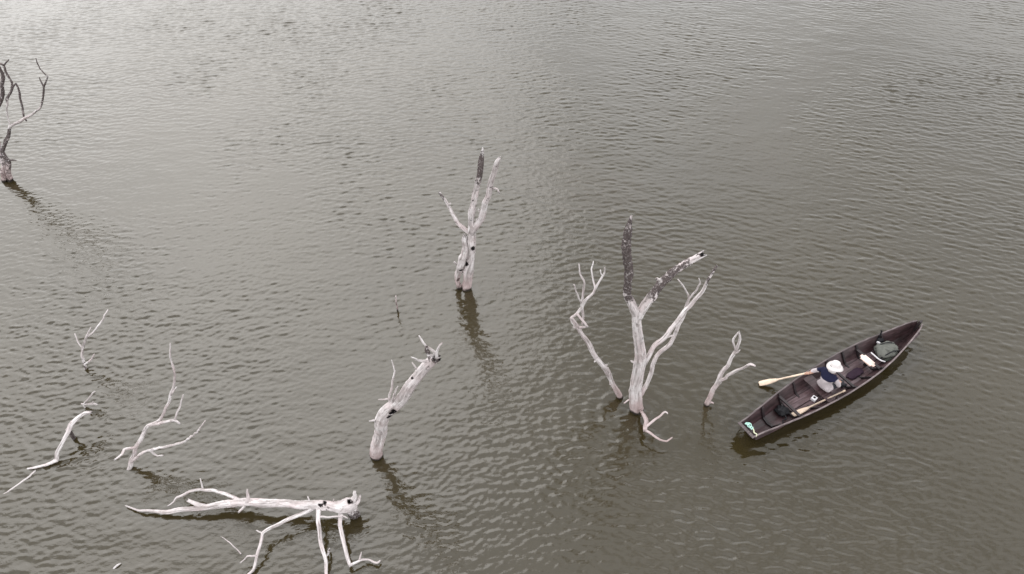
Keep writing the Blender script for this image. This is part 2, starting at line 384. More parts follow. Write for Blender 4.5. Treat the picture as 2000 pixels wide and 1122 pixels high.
_seed = [100]
class Tree:
    """A dead tree: its pieces are traced as heights and reaches on the upright plane through its foot."""
    def __init__(self, name, label, foot, group=None, cat='dead tree', mat=None, thick=1.0):
        self.mat = mat; self.thick = thick
        b = at_z(*foot, 0.0); self.yb = b[1]
        self.root = empty(name, tuple(b)); self.root['_org'] = tuple(b)
        tag(self.root, label, cat, group); self.paths = {}
    def piece(self, key, name, pts, rad, burn=0.0, parent=None, lean=0.0, sink=0.0, flat=None, **kw):
        """pts: (px,py); lean: metres of reach away from the lens per metre of length; flat: list of heights instead."""
        px = np.array([p[:2] for p in pts], float)
        if flat is not None:
            P = np.array([at_z(x, y, z) for (x, y), z in zip(px, np.interp(np.linspace(0, 1, len(px)), np.linspace(0, 1, len(flat)), flat))])
        else:
            y0 = self.yb
            if parent:
                q, Y = self.paths[parent]; y0 = Y[np.argmin(np.hypot(*(q - px[0]).T))]
            P = []; acc = 0
            for i, (x, y) in enumerate(px):
                p = at_y(x, y, y0)
                if i: acc += np.linalg.norm(p - prev)
                prev = p; P.append(at_y(x, y, y0 + lean * acc))
            P = np.array(P)
        sc = np.array([depth(p) for p in P]) / F
        rad = np.interp(np.linspace(0, 1, len(px)), np.linspace(0, 1, len(rad)), rad) * sc
        bn = np.interp(np.linspace(0, 1, len(px)), np.linspace(0, 1, len(np.atleast_1d(burn))), np.atleast_1d(burn))
        # dense pixel->distance table for children
        tq = np.linspace(0, len(px) - 1, 60); fi = np.arange(len(px))
        self.paths[key] = (np.stack([np.interp(tq, fi, px[:, 0]), np.interp(tq, fi, px[:, 1])], -1), np.interp(tq, fi, P[:, 1]))
        if sink > 0:
            dn = P[0] - P[1]; dn = dn / np.linalg.norm(dn); dn[2] = min(dn[2], -.5); dn /= np.linalg.norm(dn)
            P = np.vstack([P[0] + dn * sink, P]); rad = np.r_[rad[0] * 1.05, rad]; bn = np.r_[bn[0], bn]
        _seed[0] += 1
        par = self.root
        kw.setdefault('mat', self.mat); rad = rad * self.thick
        o = limb_mesh(name, P, rad, bn, self.root, _seed[0], **kw)
        if parent and parent in self.objs: 
            o.parent = self.objs[parent]
        self.objs[key] = o
        return o
    objs = None
def tree(*a, **k):
    t = Tree(*a, **k); t.objs = {}; return t

def grow(t, items):
    for it in items:
        kw = dict(it[5]) if len(it) > 5 else {}
        key, name, parent, pts, rad = it[:5]
        t.piece(key, name, pts, rad, parent=parent, **kw)

BIG = dict(sides=28, step=0.03, knob=0.12)
MED = dict(sides=16, step=0.04, knob=0.22)
# the tall forked tree
t = tree('dead_tree', 'tallest bleached dead tree, forked, with two dark-barked upper limbs', (1244.6, 799))
grow(t, [
 ('trunk', 'trunk', None, [(1244.6, 799), (1246, 752), (1247, 707), (1246, 667), (1243.7, 632), (1244, 610)], [13.5, 12, 11.6, 10, 9.4, 9], dict(sink=.6, burn=[.12, .05, .05, .2, .25, .1], **BIG)),
 ('lf', 'limb', None, [(1244.5, 618), (1235, 596), (1227.5, 578), (1226, 547), (1224.6, 511), (1224, 476), (1229, 447), (1233, 422)], [9, 8.2, 8, 8, 8.6, 9, 6.5, 2], dict(burn=[.05, .3, .62, .8, .88, .82, .75, .25], lean=-.06, **MED)),
 ('rf', 'limb', None, [(1246, 620), (1261.6, 592), (1275, 574), (1290.5, 554), (1313, 534), (1339.5, 517), (1373, 497)], [9, 9.2, 9, 8.6, 8, 7, 6.2], dict(burn=[.05, .2, .6, .85, .78, .55, .35], lean=.22, holes=[(1373, 497, .05, .05)], **MED)),
 ('rk', 'stub', 'rf', [(1287, 556), (1291, 549), (1283, 545)], [4, 4, 3], dict(burn=.5, sides=8)),
 ('a', 'branch', None, [(1255, 716), (1262, 704), (1278, 678), (1305, 651), (1326, 623), (1337, 608), (1350, 596), (1369, 572), (1382, 548), (1400, 520)], [5.2, 4.9, 4.9, 4.5, 4.3, 4.3, 4, 3.5, 3, 2.3], dict(knob=.12, burn=[0, 0, 0, 0, 0, 0, 0, 0, .5, .6], lean=.25)),
 ('b', 'branch', None, [(1252, 772), (1258, 760), (1270.5, 734), (1281, 697), (1300.6, 679), (1316.6, 660), (1325, 638), (1334, 617), (1339, 602), (1345.5, 583), (1343, 572), (1335, 559), (1324, 546)], [4, 4.1, 4.2, 4.2, 4, 3.9, 3.8, 3.5, 3, 2.2, 1.9, 1.6, 1.1], dict(lean=.18, knob=.12)),
 ('b1', 'twig', 'b', [(1345, 585), (1350, 579), (1358, 570), (1367, 555), (1365, 544)], [2.1, 2, 1.9, 1.6, 1.1], dict(lean=-.3, sides=8)),
 ('b2', 'twig', 'b', [(1318, 655), (1309, 657), (1303, 660)], [2, 1.6, 1.1], dict(lean=-.4, sides=8)),
 ('s1', 'stub', None, [(1242, 710), (1233, 706)], [3, 2.2], dict(lean=-.2, sides=8)),
 ('s2', 'twig', None, [(1238, 781), (1228, 782), (1219, 788)], [1.8, 1.6, 1.2], dict(lean=-.5, sides=8)),
 ('low', 'branch', None, [(1250, 800), (1257, 811), (1261.5, 824), (1260, 841)], [3, 3.4, 4.6, 3.6], dict(flat=[.12, .26, .34, .34], burn=[.6, .3, 0, 0])),
 ('l1', 'twig', 'low', [(1262, 833), (1273.5, 824), (1287, 815), (1299.7, 805), (1304, 808)], [2.8, 2.4, 2, 1.8, 1.6], dict(flat=[.34, .42, .48, .5, .48], sides=8)),
 ('l2', 'twig', 'low', [(1260, 840), (1275, 850), (1290, 860), (1302, 862), (1313, 855)], [2.8, 2.2, 2, 1.8, 1.3], dict(flat=[.34, .3, .26, .25, .3], sides=8)),
])
# leaning pole with a tangled head
t = tree('dead_sapling', 'slim leaning pole with a knotted fork of white twigs, left of the tallest tree', (1210.5, 775))
grow(t, [
 ('trunk', 'trunk', None, [(1210.5, 775), (1194, 742), (1174, 711), (1154, 680), (1137, 654), (1127, 637)], [5.4, 5.2, 5.2, 4.8, 4.6, 4.6], dict(sink=.5, burn=[.3, .1, .15, .05, 0, 0], sides=16, step=.03, knob=.22, lean=-.05)),
 ('k1', 'stub', None, [(1166, 704), (1161, 707)], [2.4, 1.6], dict(sides=8)),
 ('k2', 'stub', None, [(1180, 717), (1185, 713)], [2.6, 1.6], dict(sides=8)),
 ('c1', 'branch', 'trunk', [(1127, 640), (1120, 631), (1117, 622), (1128, 611), (1137, 600), (1143, 588), (1157, 574), (1168.5, 554), (1180, 534), (1181, 523)], [3.6, 3.2, 3, 3, 3.1, 3, 2.6, 2.2, 1.8, 1.2], dict(lean=.1)),
 ('c2', 'branch', 'trunk', [(1138, 634), (1138.5, 617), (1137, 597), (1138, 577), (1141, 553), (1133, 534), (1131, 516)], [2.6, 2.6, 2.6, 2.2, 2, 1.7, 1.2], dict(lean=.28)),
 ('c3', 'twig', 'c2', [(1136.5, 595), (1127, 574), (1121, 556)], [1.9, 1.6, 1.1], dict(lean=-.3, sides=8)),
 ('c4', 'twig', 'c1', [(1161.5, 566), (1162, 561), (1157, 540), (1155.6, 526), (1159, 511)], [2.2, 2, 1.7, 1.5, 1.1], dict(lean=.3, sides=8)),
 ('c5', 'twig', 'c1', [(1177, 540), (1174, 534), (1172.7, 527)], [1.3, 1.1, 1], dict(lean=.3, sides=6)),
 ('x1', 'branch', 'trunk', [(1120, 639), (1134, 640), (1148, 638)], [2.6, 2.6, 2], dict(lean=-.2, sides=8)),
 ('x2', 'branch', 'trunk', [(1116, 621), (1125, 631), (1130, 640)], [2.4, 2.2, 2.2], dict(lean=-.3, sides=8)),
 ('x3', 'branch', 'trunk', [(1128, 614), (1138, 627), (1147, 638)], [2.2, 2.2, 2.2], dict(lean=-.2, sides=8)),
])
# small two-armed sapling next to the boat
t = tree('dead_sapling', 'short two-armed white sapling standing nearest the stern of the boat', (1380, 791))
grow(t, [
 ('trunk', 'trunk', None, [(1380, 791), (1393, 761), (1411, 730), (1426.5, 703), (1437.6, 685), (1445, 663), (1443.4, 649)], [5.4, 4.6, 4, 3.6, 3, 2.5, 1.8], dict(sink=.4, burn=[.35, 0, 0, 0, 0, 0], sides=14, lean=.12)),
 ('b', 'branch', 'trunk', [(1400, 752), (1424, 732), (1446.5, 721), (1466, 712), (1474, 715)], [3.6, 3.1, 2.8, 2.6, 1.8], dict(lean=-.35)),
 ('c', 'twig', 'trunk', [(1437, 684), (1432.5, 672), (1432, 663), (1442, 650)], [2.2, 2, 2, 1.4], dict(lean=.1, sides=8)),
 ('d', 'twig', 'trunk', [(1434, 692), (1441, 688), (1445, 684)], [2, 1.7, 1.2], dict(lean=-.3, sides=8)),
 ('e', 'stub', 'trunk', [(1382, 787), (1388, 786), (1393, 788)], [3, 2.4, 1.6], dict(lean=-.3, sides=8)),
])
# three-pronged tree in the middle
t = tree('dead_tree', 'three-pronged pale dead tree with swollen pinkish base, alone in mid-water', (912, 564))
grow(t, [
 ('trunk', 'trunk', None, [(911, 564), (914, 553), (916, 537), (919.4, 508), (920.6, 485), (921, 462), (921.6, 444)], [11.5, 10, 9, 8.6, 8.2, 7.6, 7], dict(sink=.5, burn=[.1, .05, .1, .15, .15, .1, .1], holes=[(911, 516, .045, .07), (924, 486, .045, .05)], sides=30, step=.03, knob=.3)),
 ('foot', 'root', None, [(896, 556), (894.5, 540), (897, 525), (903, 506), (907.8, 488), (908.4, 473), (908, 463)], [5, 5.5, 6.8, 7.6, 7, 6.6, 4.6], dict(sink=.4, burn=[.5, .1, .15, .1, .05, 0, 0], lean=-.02, holes=[(900, 530, .04, .05), (898, 549, .07, .12)], sides=24, step=.03, knob=.3)),
 ('spur', 'stub', 'foot', [(897, 520), (891, 517), (887, 512)], [2.6, 2, 1.3], dict(sides=8, lean=-.2)),
 ('l1', 'limb', 'trunk', [(920.5, 452), (921.6, 420), (927, 388), (933.4, 356), (937.6, 334), (941, 309), (943, 290)], [6.8, 6.5, 6, 5.6, 5.6, 5, 1.6], dict(burn=[.1, .2, .25, .42, .95, .95, .2], lean=.05, **MED)),
 ('l2', 'limb', 'trunk', [(922, 456), (937.6, 430), (946.6, 405), (953.7, 377), (962.6, 345), (970, 320), (976, 309)], [6, 6.6, 6, 5.6, 5.4, 5, 2.6], dict(burn=[.1, .15, .2, .25, .2, .1, .2], lean=-.15, **MED)),
 ('l2t', 'twig', 'l2', [(957, 371), (966, 368), (972, 370), (975, 377)], [2.4, 2.2, 2, 1.5], dict(sides=8, lean=-.2)),
 ('l2u', 'stub', 'l2', [(938, 416), (934, 409)], [2.4, 1.4], dict(sides=8)),
 ('l3', 'limb', 'trunk', [(917, 456), (907, 446), (895, 437), (882.4, 416), (871.7, 395), (858, 376)], [4.4, 4.2, 4, 3.5, 3, 2.2], dict(burn=[0, .05, .15, .2, .3, .6], lean=.3)),
 ('l3t', 'twig', 'l3', [(876, 402), (880, 397)], [1.8, 1.2], dict(sides=6)),
])
# leaning broken trunk
t = tree('dead_tree', 'thick leaning broken trunk with a dark hollow and splintered charred tip', (735, 889))
grow(t, [
 ('trunk', 'trunk', None, [(734, 889), (741, 852), (747.4, 825), (757, 807), (772, 790), (787, 772), (802, 752), (817, 732), (835, 714), (850, 700)], [12, 12, 13, 13, 12.4, 11.6, 11.2, 11, 10.8, 9.6], dict(sink=.5, burn=[.08, .1, .12, .05, 0, .05, .12, .1, .15, .35], lean=-.10, holes=[(766, 812, .075, .16), (763, 819, .070, .16), (769, 806, .055, .14), (805, 739, .022, .04), (855, 700, .07, .10)], sides=40, step=.022, knob=.09)),
 ('peel', 'bark_flap', 'trunk', [(843, 704), (838, 693), (834, 684), (834, 677)], [6, 5, 4, 2], dict(burn=.7, sides=10, lean=.1)),
 ('t1', 'branch', 'trunk', [(853, 700), (851, 690), (840, 681), (832, 677), (825, 666), (818, 656)], [3.6, 2.8, 2.6, 2.3, 2, 1.2], dict(lean=.2)),
 ('t2', 'branch', 'trunk', [(852, 698), (853, 687), (858, 677), (864, 670)], [3.2, 2.6, 2, 1.2], dict(lean=-.2)),
 ('t3', 'branch', 'trunk', [(843, 707), (832, 706), (820, 705), (810, 701), (803, 698)], [3.4, 2.8, 2.5, 2, 1.2], dict(lean=-.35)),
 ('t3b', 'twig', 'trunk', [(818, 729), (811, 717), (805, 708)], [2.4, 2, 1.2], dict(lean=.3, sides=8)),
 ('t4', 'branch', 'trunk', [(766, 794), (760, 779), (765, 757), (768.5, 737), (771, 725), (765, 704)], [3.2, 2.6, 2.2, 2, 1.7, .9], dict(lean=.25)),
 ('t5', 'branch', 'trunk', [(766, 788), (770, 770), (777, 755)], [2.4, 2, 1.1], dict(lean=-.3)),
 ('t6', 'twig', 't4', [(762, 782), (754.8, 780), (739, 781)], [2.3, 2, 1.2], dict(lean=-.3, sides=8)),
 ('t7', 'branch', 'trunk', [(744, 826), (736, 822), (729, 821), (721, 823)], [2.8, 2.4, 2, 1.2], dict(lean=-.3, sides=8)),
])
# fallen tree lying on the water
t = tree('fallen_tree', 'fallen white tree lying along the water, its branches trailing out of frame', (690, 1000), mat=WOOD_DRY, thick=1.0)
z0 = [.50, .48, .46, .44, .40, .36, .32, .28, .24, .2, .15, .1, .07, .05]
grow(t, [
 ('trunk', 'trunk', None, [(694, 982), (686, 985), (668, 990), (640, 988), (612, 987), (556, 985), (500, 981), (466, 981), (444, 985), (410, 991), (377, 994), (332, 998), (298, 999), (273, 998), (245, 988)],
  [10, 13.5, 13, 9.5, 8.4, 8, 8.2, 8, 7, 5.6, 5, 4, 3, 2, 1], dict(flat=z0, burn=[.3, .1, .1, .3, .05, 0, 0, .05, .2, .05, .05, .05, .15, .1, .1], holes=[(683, 981, .042, .12), (634, 983, .035, .05), (626, 987, .03, .05)], sides=28, step=.03, knob=.18)),
 ('foot', 'root', 'trunk', [(680, 988), (690, 1000), (699, 1013)], [12, 10, 6], dict(flat=[.42, .15, -.4], burn=[.1, .8, 1.2], sides=16)),
 ('h1', 'root', 'trunk', [(690, 980), (694, 970), (693, 960)], [6, 4.5, 2.2], dict(flat=[.52, .62, .72], burn=[0, .2, .2])),
 ('h2', 'root', 'trunk', [(694, 984), (700, 978), (704, 968)], [5, 4, 2], dict(flat=[.5, .54, .6], burn=[0, .3, .5])),
 ('b1', 'branch', 'trunk', [(470, 979), (463, 976), (444, 966), (421.6, 959), (393.6, 957), (371, 960), (346, 971), (339, 981), (328, 989)], [4, 3.6, 3.2, 3, 2.8, 2.5, 2.2, 1.8, 1.3], dict(flat=[.3, .34, .36, .32, .26, .18, .08])),
 ('b1t', 'twig', 'b1', [(396, 957), (394, 947), (390.8, 935)], [1.8, 1.5, 1], dict(flat=[.3, .38, .46], sides=8)),
 ('b2', 'branch', 'trunk', [(406, 990), (392, 987), (382, 984), (368, 978)], [4.4, 4.2, 4, 3.2], dict(flat=[.2, .24, .28, .32])),
 ('b3', 'branch', 'trunk', [(483, 982), (484, 968), (483, 956)], [4, 3, 1.4], dict(flat=[.36, .46, .55])),
 ('b3b', 'branch', 'trunk', [(481, 982), (474, 992), (466, 1001)], [3.4, 2.6, 1.8], dict(flat=[.34, .3, .26])),
 ('b4', 'branch', 'trunk', [(616, 990), (600, 1000), (570, 1010.6), (542, 1026), (512.6, 1041), (508, 1068), (500, 1093), (494, 1113), (481, 1128), (470, 1150)], [5, 4.2, 3.8, 3.4, 3.4, 3, 3, 2.8, 2.4, 1.6], dict(flat=[.38, .36, .34, .32, .3, .24, .16, .08, 0, -.1], burn=[.4, .1, 0, 0, 0, 0])),
 ('b4t', 'twig', 'b4', [(502, 1085), (483, 1087.6), (469, 1100)], [2, 1.7, 1], dict(flat=[.2, .2, .16], sides=8)),
 ('b4u', 'twig', 'b4', [(512, 1042), (501, 1036)], [1.8, 1.1], dict(flat=[.3, .34], sides=8)),
 ('b5', 'branch', 'trunk', [(622, 990), (622, 1020), (626, 1054), (630, 1079), (637, 1099), (638.6, 1124), (636, 1160)], [5.2, 4.2, 3.8, 3.6, 3.5, 3.1, 2.5], dict(flat=[.42, .38, .3, .24, .16, .08, -.05])),
 ('b5t', 'stub', 'b5', [(633, 1090), (640, 1083), (643, 1072)], [2.6, 2.4, 1.8], dict(flat=[.2, .18, .1], burn=.5, sides=8)),
 ('b6', 'branch', 'trunk', [(667, 994), (662.5, 1026), (672, 1057), (679, 1090), (684, 1106)], [5.4, 4.2, 3.8, 3.3, 2.9], dict(flat=[.42, .36, .28, .2, .16])),
 ('b6b', 'branch', 'trunk', [(682.5, 1105), (701.7, 1096), (718.5, 1093), (736.6, 1100), (743, 1095)], [2.8, 2.4, 2.1, 2, 1.4], dict(flat=[.16, .16, .14, .1, .08])),
 ('b6t', 'twig', 'b6b', [(702, 1095), (704, 1086), (706, 1079)], [1.7, 1.4, 1], dict(flat=[.17, .24, .3], sides=8)),
 ('b7', 'twig', 'b5', [(623, 1009), (640, 1010.6), (668, 1008), (679, 1013)], [2, 1.7, 1.6, 1.3], dict(flat=[.4, .44, .48, .46], sides=8)),
 ('b8', 'twig', 'trunk', [(605, 982), (601, 970)], [1.8, 1.1], dict(flat=[.44, .56], sides=8)),
 ('b9', 'twig', 'trunk', [(651, 981), (652, 975)], [1.8, 1.1], dict(flat=[.5, .58], sides=8)),
])
# branching sapling on the left
t = tree('dead_branch', 'white branching sapling with long curved arms above the fallen tree', (253, 914), mat=WOOD_DRY, thick=1.35)
grow(t, [
 ('trunk', 'trunk', None, [(253, 914), (265.6, 876), (278, 851), (290.6, 832), (314, 819), (331.6, 780), (342, 737), (333, 701), (332.6, 671)], [3.4, 2.9, 2.7, 2.6, 2.3, 2, 1.7, 1.4, .9], dict(sink=.4, lean=.12)),
 ('r', 'branch', 'trunk', [(291, 832), (317, 826), (340.5, 820.6), (351, 828)], [2.3, 2.1, 2, 1.4], dict(lean=-.3)),
 ('rt', 'twig', 'r', [(341, 821), (351, 794), (358, 771)], [1.7, 1.4, .9], dict(lean=.3, sides=8)),
 ('ut', 'twig', 'trunk', [(334, 772), (340, 763), (345, 756)], [1.3, 1.1, .8], dict(lean=-.3, sides=8)),
 ('l', 'branch', 'trunk', [(266, 874), (250, 877), (242, 879.5), (239, 887), (224, 898)], [2, 1.9, 1.8, 1.6, 1.2], dict(lean=-.5)),
 ('d', 'branch', 'trunk', [(257, 902), (266, 895), (274.5, 887), (292, 879.5), (328, 872), (360, 863), (385, 844), (401, 822)], [2, 2, 2, 1.9, 1.8, 1.6, 1.3, .9], dict(lean=-.25)),
 ('dt', 'twig', 'd', [(293, 879), (306.6, 891), (318, 890)], [1.5, 1.4, 1], dict(lean=-.3, sides=8)),
])
# arched branch far left
t = tree('dead_branch', 'low arched white branch bowing out of the water at the left', (108, 902), mat=WOOD_DRY, thick=1.35)
grow(t, [
 ('arch', 'stem', None, [(98, 906), (110, 899), (111, 885), (123, 864), (133, 845), (139, 831), (153, 815), (165, 807), (178, 806)], [2.4, 3, 3, 2.7, 2.9, 3.6, 2.9, 2.6, 2], dict(flat=[-.08, .06, .2, .32, .42, .5, .56, .58, .56])),
 ('kn', 'stub', 'arch', [(138, 834), (132, 838), (129, 840)], [3, 2.2, 1.4], dict(flat=[.48, .46, .44], sides=8)),
 ('trail', 'branch', 'arch', [(112, 899), (88, 909), (63, 915), (52, 916)], [2.6, 2, 1.6, 1.2], dict(flat=[.08, .04, .02, -.03])),
 ('sub', 'branch', 'trail', [(70, 919), (58, 930), (32, 950), (4, 968)], [1.5, 1.5, 1.4, 1.2], dict(flat=[-.012, -.004, -.006, -.02], sides=8)),
 ('dark_reflection', 'root', 'arch', [(135, 842), (142, 852), (152, 861)], [2.4, 2.6, 2], dict(flat=[.42, .12, -.2], burn=1.4, sides=10)),  # dark reflection of the arch's bulge, modelled as a blackened limb
])
t = tree('twig', 'small white forked twig above the arched branch at the left', (166, 796), mat=WOOD_DRY, thick=1.35)
grow(t, [
 ('s', 'stem', None, [(168, 798), (164, 790), (174, 777), (185, 765)], [1.5, 1.4, 1.3, .9], dict(flat=[-.05, .12, .3, .45], sides=8)),
 ('x', 'branch', 's', [(159, 789), (172, 790), (184, 789), (190, 791)], [1.3, 1.6, 1.6, 1.2], dict(flat=[.1, .13, .14, .1], sides=8)),
 ('y', 'twig', 'x', [(180, 789), (182, 784)], [1.1, .8], dict(flat=[.14, .22], sides=6)),
])
t = tree('twig', 'thin pale whip of a branch, highest of the left-hand twigs', (166.5, 720), mat=WOOD_DRY, thick=1.35)
grow(t, [
 ('s', 'stem', None, [(166.5, 720), (160, 690), (166, 665), (178, 639)], [2, 1.7, 1.5, .9], dict(sink=.3, lean=.1, sides=10, burn=[.5, 0, 0, 0])),
 ('a', 'branch', 's', [(168, 660), (183.6, 648), (199.6, 626), (211, 605)], [1.3, 1.3, 1.2, .8], dict(lean=.3, sides=8)),
 ('b', 'branch', 's', [(165, 713), (178, 703), (184, 692)], [1.5, 1.3, .8], dict(lean=-.3, sides=8)),
 ('c', 'branch', 's', [(161, 680), (152, 668), (146, 652)], [1.1, .9, .7], dict(lean=.3, sides=8)),
])
t = tree('stick', 'short dark stick poking up left of the three-pronged tree', (776, 608), cat='stick')
grow(t, [('s', 'stem', None, [(776, 608), (775, 597), (773, 578)], [1.8, 1.5, 1.2], dict(sink=.3, burn=[.9, .6, .1], sides=8))])
t = tree('stick', 'tiny pale stick floating near the lower left corner', (228, 1106), cat='stick', mat=WOOD_DRY)
grow(t, [('s', 'stem', None, [(222, 1111), (229, 1104), (235, 1101)], [1.8, 1.7, 1.3], dict(flat=[.0, .03, .02], sides=8))])
t = tree('stick', 'faint grey stick half sunk left of the trailing branches', (445, 1060), cat='stick', mat=WOOD_DRY)
grow(t, [('s', 'stem', None, [(418, 1040), (445, 1057), (468, 1079), (471, 1084)], [.8, 1.0, 1.1, 1.1], dict(flat=[-.02, -.004, .012, .0], burn=[.0, .0, .0, .5], sides=8))])
# tree cut by the left edge
t = tree('dead_tree', 'crooked dark-branched dead tree cut off by the left edge', (17, 354))
DK = .75
grow(t, [
 ('trunk', 'trunk', None, [(18, 354), (15.6, 331), (16.8, 314), (5, 296), (12, 278), (18, 256), (20.5, 245)], [5.2, 4.6, 4, 3.6, 3.2, 3, 2.8], dict(sink=.5, burn=[.55, .5, .65, .85, .75, .75, .3], sides=14)),
 ('t2', 'trunk', None, [(8, 352), (4.8, 317), (1, 297), (-6, 273), (-10, 225), (3.6, 191), (6, 150), (-3, 128)], [4.4, 4, 3.8, 3.6, 3.4, 3.4, 3, 2], dict(sink=.5, burn=[.5, .4, .4, .5, .8, .9, .9, .8], sides=14, lean=.1)),
 ('st', 'stub', 'trunk', [(17, 313), (25, 313), (31, 314)], [2.2, 1.7, 1], dict(burn=.7, sides=8)),
 ('b1', 'branch', 'trunk', [(20, 247), (43, 235), (62.6, 223), (77, 213), (84, 194), (86, 170), (94, 149)], [2.8, 2.6, 2.1, 1.9, 1.8, 1.7, 1.1], dict(burn=[0, 0, .1, .35, .7, .8, .7], lean=-.2)),
 ('b1a', 'twig', 'b1', [(86, 172), (82, 163), (77, 152)], [1.5, 1.4, 1], dict(burn=.9, lean=.3, sides=8)),
 ('b1b', 'twig', 'b1', [(93, 150), (79, 136), (73, 124), (70, 114)], [1.2, 1.2, 1.1, .8], dict(burn=.9, lean=.2, sides=8)),
 ('b2', 'branch', 'trunk', [(52, 237), (46, 226), (42, 201), (36, 175), (31, 163), (24, 175), (13, 194), (15, 206)], [1.4, 1.8, 1.8, 1.7, 1.5, 1.7, 1.8, 1.2], dict(burn=.85, lean=.1)),
 ('b3', 'branch', 'trunk', [(20, 246), (13, 220), (15, 205), (14, 193), (24, 175), (21.7, 160), (12, 141), (6, 127), (-4, 125)], [1.3, 1.2, 1.4, 1.8, 2, 2, 2, 2, 1.6], dict(burn=[0, .1, .6, .9, .9, .9, .9, .9], lean=.15)),
 ('b3t', 'twig', 'b3', [(7, 129), (12, 122), (17, 117)], [1.7, 1.4, 1], dict(burn=.8, sides=8)),
])
for o in C.objects:
    if '_org' in o.keys(): del o['_org']

# ------------------------------------------------------------------ the boat
boat = empty('wooden_boat', (BOAT_O[0], BOAT_O[1], 0), BOAT_A)
tag(boat, 'long narrow dark brown wooden rowing boat with one person aboard', 'boat')
def ztop(s): return float(np.interp(s, [0, .6, 1.5, 2.6, 3.6, 4.5, 5.1, 5.45], [.40, .375, .345, .335, .36, .43, .52, .58]))
def zkeel(s): return float(np.interp(s, [0, .5, 1.0, 3.8, 4.5, 5.1, 5.45], [.12, .075, .05, .05, .075, .16, .30]))
def hch(s): return hw(s) * float(np.interp(s, [0, 1, 2.5, 4, 5, 5.45], [.50, .54, .58, .52, .40, .3]))
def zch(s): return zkeel(s) + float(np.interp(s, [0, 1, 4, 5.45], [.045, .04, .05, .06]))
def section(s, side, f):
    """inside of the hull, f=0 keel, 1 chine, 2..: up to the rail at 3"""
    if f <= 1: return np.array((s + (.12 if s < .02 else 0), side * hch(s) * f, zkeel(s) + (zch(s) - zkeel(s)) * f))
    g = (f - 1) / 2; y = hch(s) + (hw(s) - hch(s)) * g ** .88; z = zch(s) + (ztop(s) - zch(s)) * g
    return np.array((s + (.12 - .22 * g if s < .02 else 0), side * y, z))
ST = np.r_[np.linspace(0, 4.6, 32), np.linspace(4.7, BL, 12)]
def strip(name, mat, f0, f1, side, s0, s1, inset, out):
    """a hull board between two girth stations; inset pulls the lower edge to make a lap, out is the thickness"""
    ss = [s for s in ST if s0 <= s <= s1]; v = []; fc = []
    for s in ss:
        a = section(s, side, f0); b = section(s, side, f1)
        d = b - a; nrm = np.array((0, side * d[2] * side * side, -abs(d[1]))); nrm = np.array((0, side * abs(d[2]), -abs(d[1]))); nrm /= np.linalg.norm(nrm) + 1e-9
        v += [a + nrm * inset, b + nrm * 0.0, b + nrm * out, a + nrm * (out + inset)]
    for i in range(len(ss) - 1):
        q = 4 * i
        for j in range(4): fc.append((q + j, q + (j + 1) % 4, q + 4 + (j + 1) % 4, q + 4 + j))
    fc.append((3, 2, 1, 0)); e = 4 * (len(ss) - 1); fc.append((e, e + 1, e + 2, e + 3))
    bm = bmesh.new(); vv = [bm.verts.new(tuple(x)) for x in v]
    for f in fc:
        try: bm.faces.new([vv[i] for i in f])
        except ValueError: pass
    return bm_obj(name, bm, mat, boat)
for side in (1, -1):
    strip('bottom_plank', HULL, 0.0, 1.03, side, 0, BL, 0.0, .13)
    strip('side_plank', HULL, 1.0, 1.70, side, 0, BL, 0.0, .02)
    strip('side_plank', HULL, 1.68, 2.36, side, 0, BL, -.006, .02)
    strip('side_plank', HULL, 2.34, 3.0, side, 0, BL, -.006, .02)
    # rail capping the top plank
    v = []; fc = []
    for s in ST:
        p = section(s, side, 3.0)
        a = p + np.array((0, -side * .010, .004)); b = p + np.array((0, side * .022, .004))
        v += [a, b, b + (0, 0, .022), a + (0, 0, .022)]
    bm = bmesh.new(); vv = [bm.verts.new(tuple(x)) for x in v]
    for i in range(len(ST) - 1):
        q = 4 * i
        for j in range(4): bm.faces.new([vv[k] for k in (q + j, q + (j + 1) % 4, q + 4 + (j + 1) % 4, q + 4 + j)])
    bm.faces.new(vv[:4]); bm.faces.new(vv[-4:])
    bm_obj('rail', bm, RAIL, boat)
def box_bm(x0, x1, y0, y1, z0, z1, bm=None):
    bm = bm or bmesh.new()
    vs_ = [bm.verts.new((x, y, z)) for z in (z0, z1) for (x, y) in ((x0, y0), (x1, y0), (x1, y1), (x0, y1))]
    for f in ((3, 2, 1, 0), (4, 5, 6, 7), (0, 1, 5, 4), (1, 2, 6, 5), (2, 3, 7, 6), (3, 0, 4, 7)): bm.faces.new([vs_[i] for i in f])
    return bm
# transom: raked back board closing the stern
prof = [section(0, -1, f) for f in (3, 2.3, 1.6, 1, .5, 0)] + [section(0, 1, f) for f in (.5, 1, 1.6, 2.3, 3)]
bm = bmesh.new(); fr = []; bk = []
for p in prof:
    low = max(0, (.42 - p[2])); fr.append(bm.verts.new((p[0] + .0, p[1] * 1.04, p[2] + .012))); bk.append(bm.verts.new((p[0] - .035, p[1] * 1.08, p[2] - (0.10 if p[2] < .2 else -.012))))
bm.faces.new(fr); bm.faces.new(bk[::-1])
for i in range(len(fr)):
    j = (i + 1) % len(fr); bm.faces.new((fr[i], bk[i], bk[j], fr[j]))
bm_obj('transom', bm, RIB, boat)
bm = bmesh.new()
for yy, rk in ((-.235, 0), (.235, 0)): pass
box_bm(-.155, -.085, -.225, .225, .412, .432, bm)
bm_obj('transom_cap', bm, RAIL, boat, bevel=.006)
